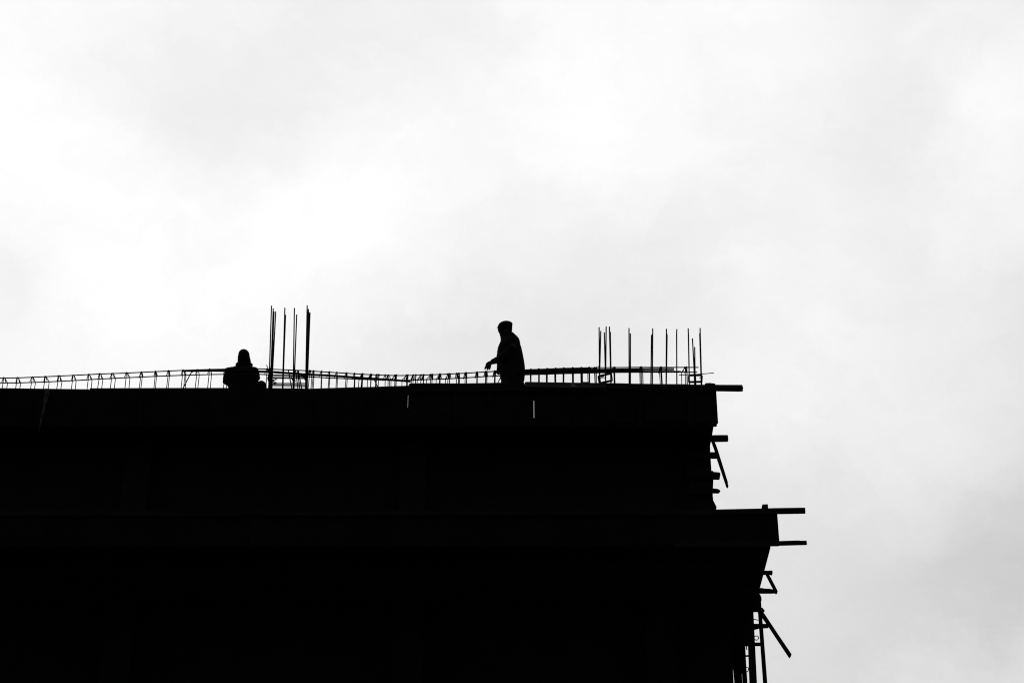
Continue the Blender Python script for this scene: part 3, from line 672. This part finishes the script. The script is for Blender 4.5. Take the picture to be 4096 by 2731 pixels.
c.rings([ring(1332, 1997, 2045, .07, YM), ring(1326, 1993, 2047.5, .086, YM), ring(1318, 1990.5, 2049, .092, YM), ring(1309, 1990.5, 2049.3, .096, YM), ring(1302, 1992.2, 2049.4, .094, YM), ring(1296, 1996.5, 2050.6, .085, YM), ring(1292, 2002, 2048, .068, YM), ring(1288.5, 2009, 2041, .045, YM), ring(1286.6, 2016, 2034, .02, YM)])
c.limb([P(2004, 1303, YM, .02), P(1991.5, 1309, YM, .05), P(1989, 1310.5, YM, .07)], [.022, .012, .008], 8)
c.limb([P(2043, 1292, YM, 0), P(2046, 1293, YM, 0)], [.02, .017], 8)
c.fused('cap', M_CAP, ps, 0.007, 2)
t = MB()
t.rings([ring(1585, 2010, 2086, .14, YM), ring(1540, 2006, 2090, .152, YM), ring(1520, 2008, 2088, .15, YM)])
for sy, fx in ((-0.1, -0.05), (0.1, 0.07)):
    t.limb([(hx - .01, YM + sy, zf + .92), (hx + fx * .6, YM + sy, zf + .5), (hx + fx, YM + sy, zf + .13)], [.108, .08, .062])
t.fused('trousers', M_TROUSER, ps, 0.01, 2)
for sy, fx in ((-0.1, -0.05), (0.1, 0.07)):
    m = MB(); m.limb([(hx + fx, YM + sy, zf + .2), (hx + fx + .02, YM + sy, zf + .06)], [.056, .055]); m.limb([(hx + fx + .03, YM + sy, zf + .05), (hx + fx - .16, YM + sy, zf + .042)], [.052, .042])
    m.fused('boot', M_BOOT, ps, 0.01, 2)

# sitting man, seen from behind
YS = 25.08
zs = Z_SEAT
pq = thing('person', 'sitting man seen from behind in a close hood, elbows out and one knee raised', 'person', (at(968, 1551, YS).x, YS, zs), 'workers on the roof')
cx = at(968, 1551, YS).x
b = MB()
b.rings([ring(1462, 960, 994, .06, YS), ring(1450, 956, 998, .075, YS), ring(1438, 953.5, 1000, .088, YS), ring(1424, 954, 997, .092, YS), ring(1412, 957, 993, .085, YS), ring(1405, 964, 987, .06, YS), ring(1401, 970, 982, .03, YS)])
b.limb([P(976, 1431, YS, .088), P(976, 1437, YS, .105), P(976, 1440, YS, .1)], [.012, .015, .013], 8)
b.limb([P(972, 1447, YS, .08), P(980, 1447, YS, .08)], [.012, .012], 8)
b.limb([P(976, 1455, YS, .07), P(976, 1458, YS, .065)], [.022, .02], 8)
for sx in (955, 998): b.limb([P(sx, 1432, YS, .0), P(sx, 1440, YS, .0)], [.012, .009], 8)
b.rings([ring(1490, 955, 1000, .07, YS), ring(1455, 960, 994, .06, YS)])
b.rings([(cx, YS, zs + .04, .17, .13), (cx, YS, zs + .16, .165, .13), (cx, YS + .01, zs + .32, .15, .12), (cx, YS + .02, zs + .46, .17, .12), (cx + .01, YS + .02, zs + .54, .16, .1), (cx + .01, YS + .02, zs + .58, .1, .07)])
armL = [P(914, 1482, YS, 0), P(903.5, 1522, YS, .02), P(925, 1540, YS, .24)]
armR = [P(1020, 1482, YS, 0), P(1029, 1512, YS, .04), P(1010, 1535, YS, .26)]
b.limb(armL, [.052, .045, .03]); b.limb(armR, [.052, .045, .03])
for w, s in ((armL[2], 1), (armR[2], -1)):
    k = w + Vector((s * .06, .05, -.01))
    tips = [(k + Vector((s * .02, .02 - i * .012, .012 - i * .016)), k + Vector((s * .05, .03 - i * .012, .0 - i * .016)), k + Vector((s * .06 - s * .004 * abs(i - 1), .02 - i * .01, -.02 - i * .014))) for i in range(4)]
    hand(b, w, k, tips, (w + Vector((s * .03, -.01, .03)), k + Vector((0, -.01, .04)), k + Vector((s * .03, 0, .03))), 0.009)
kneeR = P(1044.5, 1544, 25.16); kneeL = P(930, 1575, 25.3)
hipR = Vector((cx + .11, YS + .02, zs + .11)); hipL = Vector((cx - .11, YS + .02, zs + .11))
footR = Vector((kneeR.x - .04, kneeR.y + .26, zs + .05)); footL = Vector((cx + .02, YS + .5, zs + .06))
b.limb([hipR, kneeR + Vector((0, 0, -.02)), footR], [.08, .055, .04]); b.limb([hipL, kneeL, footL], [.08, .055, .04])
b.limb([footR, footR + Vector((.02, .14, -.01))], [.04, .034]); b.limb([footL, footL + Vector((.12, .08, -.01))], [.04, .034])
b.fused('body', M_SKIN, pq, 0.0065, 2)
j = MB()
j.rings([(cx, YS, zs + .01, .2, .15), ring(1552, 915, 1026, .15, YS), ring(1545, 910, 1026, .15, YS), ring(1520, 898, 1034, .15, YS), ring(1503, 897, 1038, .145, YS), ring(1492, 901, 1037.5, .13, YS), ring(1484, 905.5, 1036, .11, YS), ring(1478, 911, 1032, .085, YS), ring(1474, 916, 1026, .065, YS), ring(1470, 925, 1018, .05, YS), ring(1464, 944, 1006, .05, YS), ring(1459, 952, 1000, .05, YS)])
j.limb([P(926, 1484, YS, 0), P(912, 1504, YS, 0), P(908, 1524, YS, .02), P(925, 1532, YS, .12)], [.066, .07, .068, .05])
j.limb([P(1015, 1484, YS, 0), P(1022, 1500, YS, 0), P(1021, 1512, YS, .04), P(1008, 1526, YS, .15)], [.066, .066, .062, .045])
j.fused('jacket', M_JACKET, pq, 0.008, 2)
h = MB()
h.rings([ring(1460, 951, 1005, .072, YS), ring(1452, 950.5, 1004, .085, YS), ring(1444, 950.3, 1003.4, .096, YS), ring(1435, 950.8, 1001.8, .1, YS), ring(1428, 951, 999.6, .1, YS), ring(1421, 953.2, 998.6, .097, YS), ring(1414, 953.8, 997.8, .09, YS),
         ring(1409, 956.3, 995.4, .08, YS), ring(1405, 960, 991.5, .066, YS), ring(1402, 964.5, 987.5, .048, YS), ring(1400.2, 970, 982.5, .026, YS)])
h.fused('hood', M_CAP, pq, 0.007, 1)
k = MB()
k.rings([ring(1468, 949, 1007, .09, YS), ring(1463.5, 946, 1009, .095, YS), ring(1459, 941.6, 1012, .08, YS), ring(1457, 941.4, 1012, .07, YS), ring(1453, 946, 1006, .075, YS)])
k.fused('collar', M_JACKET, pq, 0.006, 1)
t = MB()
t.rings([(cx, YS, zs + .003, .17, .15), (cx, YS, zs + .08, .19, .155), (cx, YS, zs + .2, .16, .13)])
t.limb([kneeR, kneeR + Vector((0, 0, -.012))], [.083, .083])
t.limb([kneeR + Vector((-.01, 0, -.05)), kneeR + Vector((0, .02, -.09))], [.09, .09])
t.limb([hipR, (hipR + kneeR) / 2, kneeR, footR + Vector((0, 0, .05))], [.1, .09, .074, .06]); t.limb([hipL, kneeL, footL + Vector((0, 0, .03))], [.1, .075, .055])
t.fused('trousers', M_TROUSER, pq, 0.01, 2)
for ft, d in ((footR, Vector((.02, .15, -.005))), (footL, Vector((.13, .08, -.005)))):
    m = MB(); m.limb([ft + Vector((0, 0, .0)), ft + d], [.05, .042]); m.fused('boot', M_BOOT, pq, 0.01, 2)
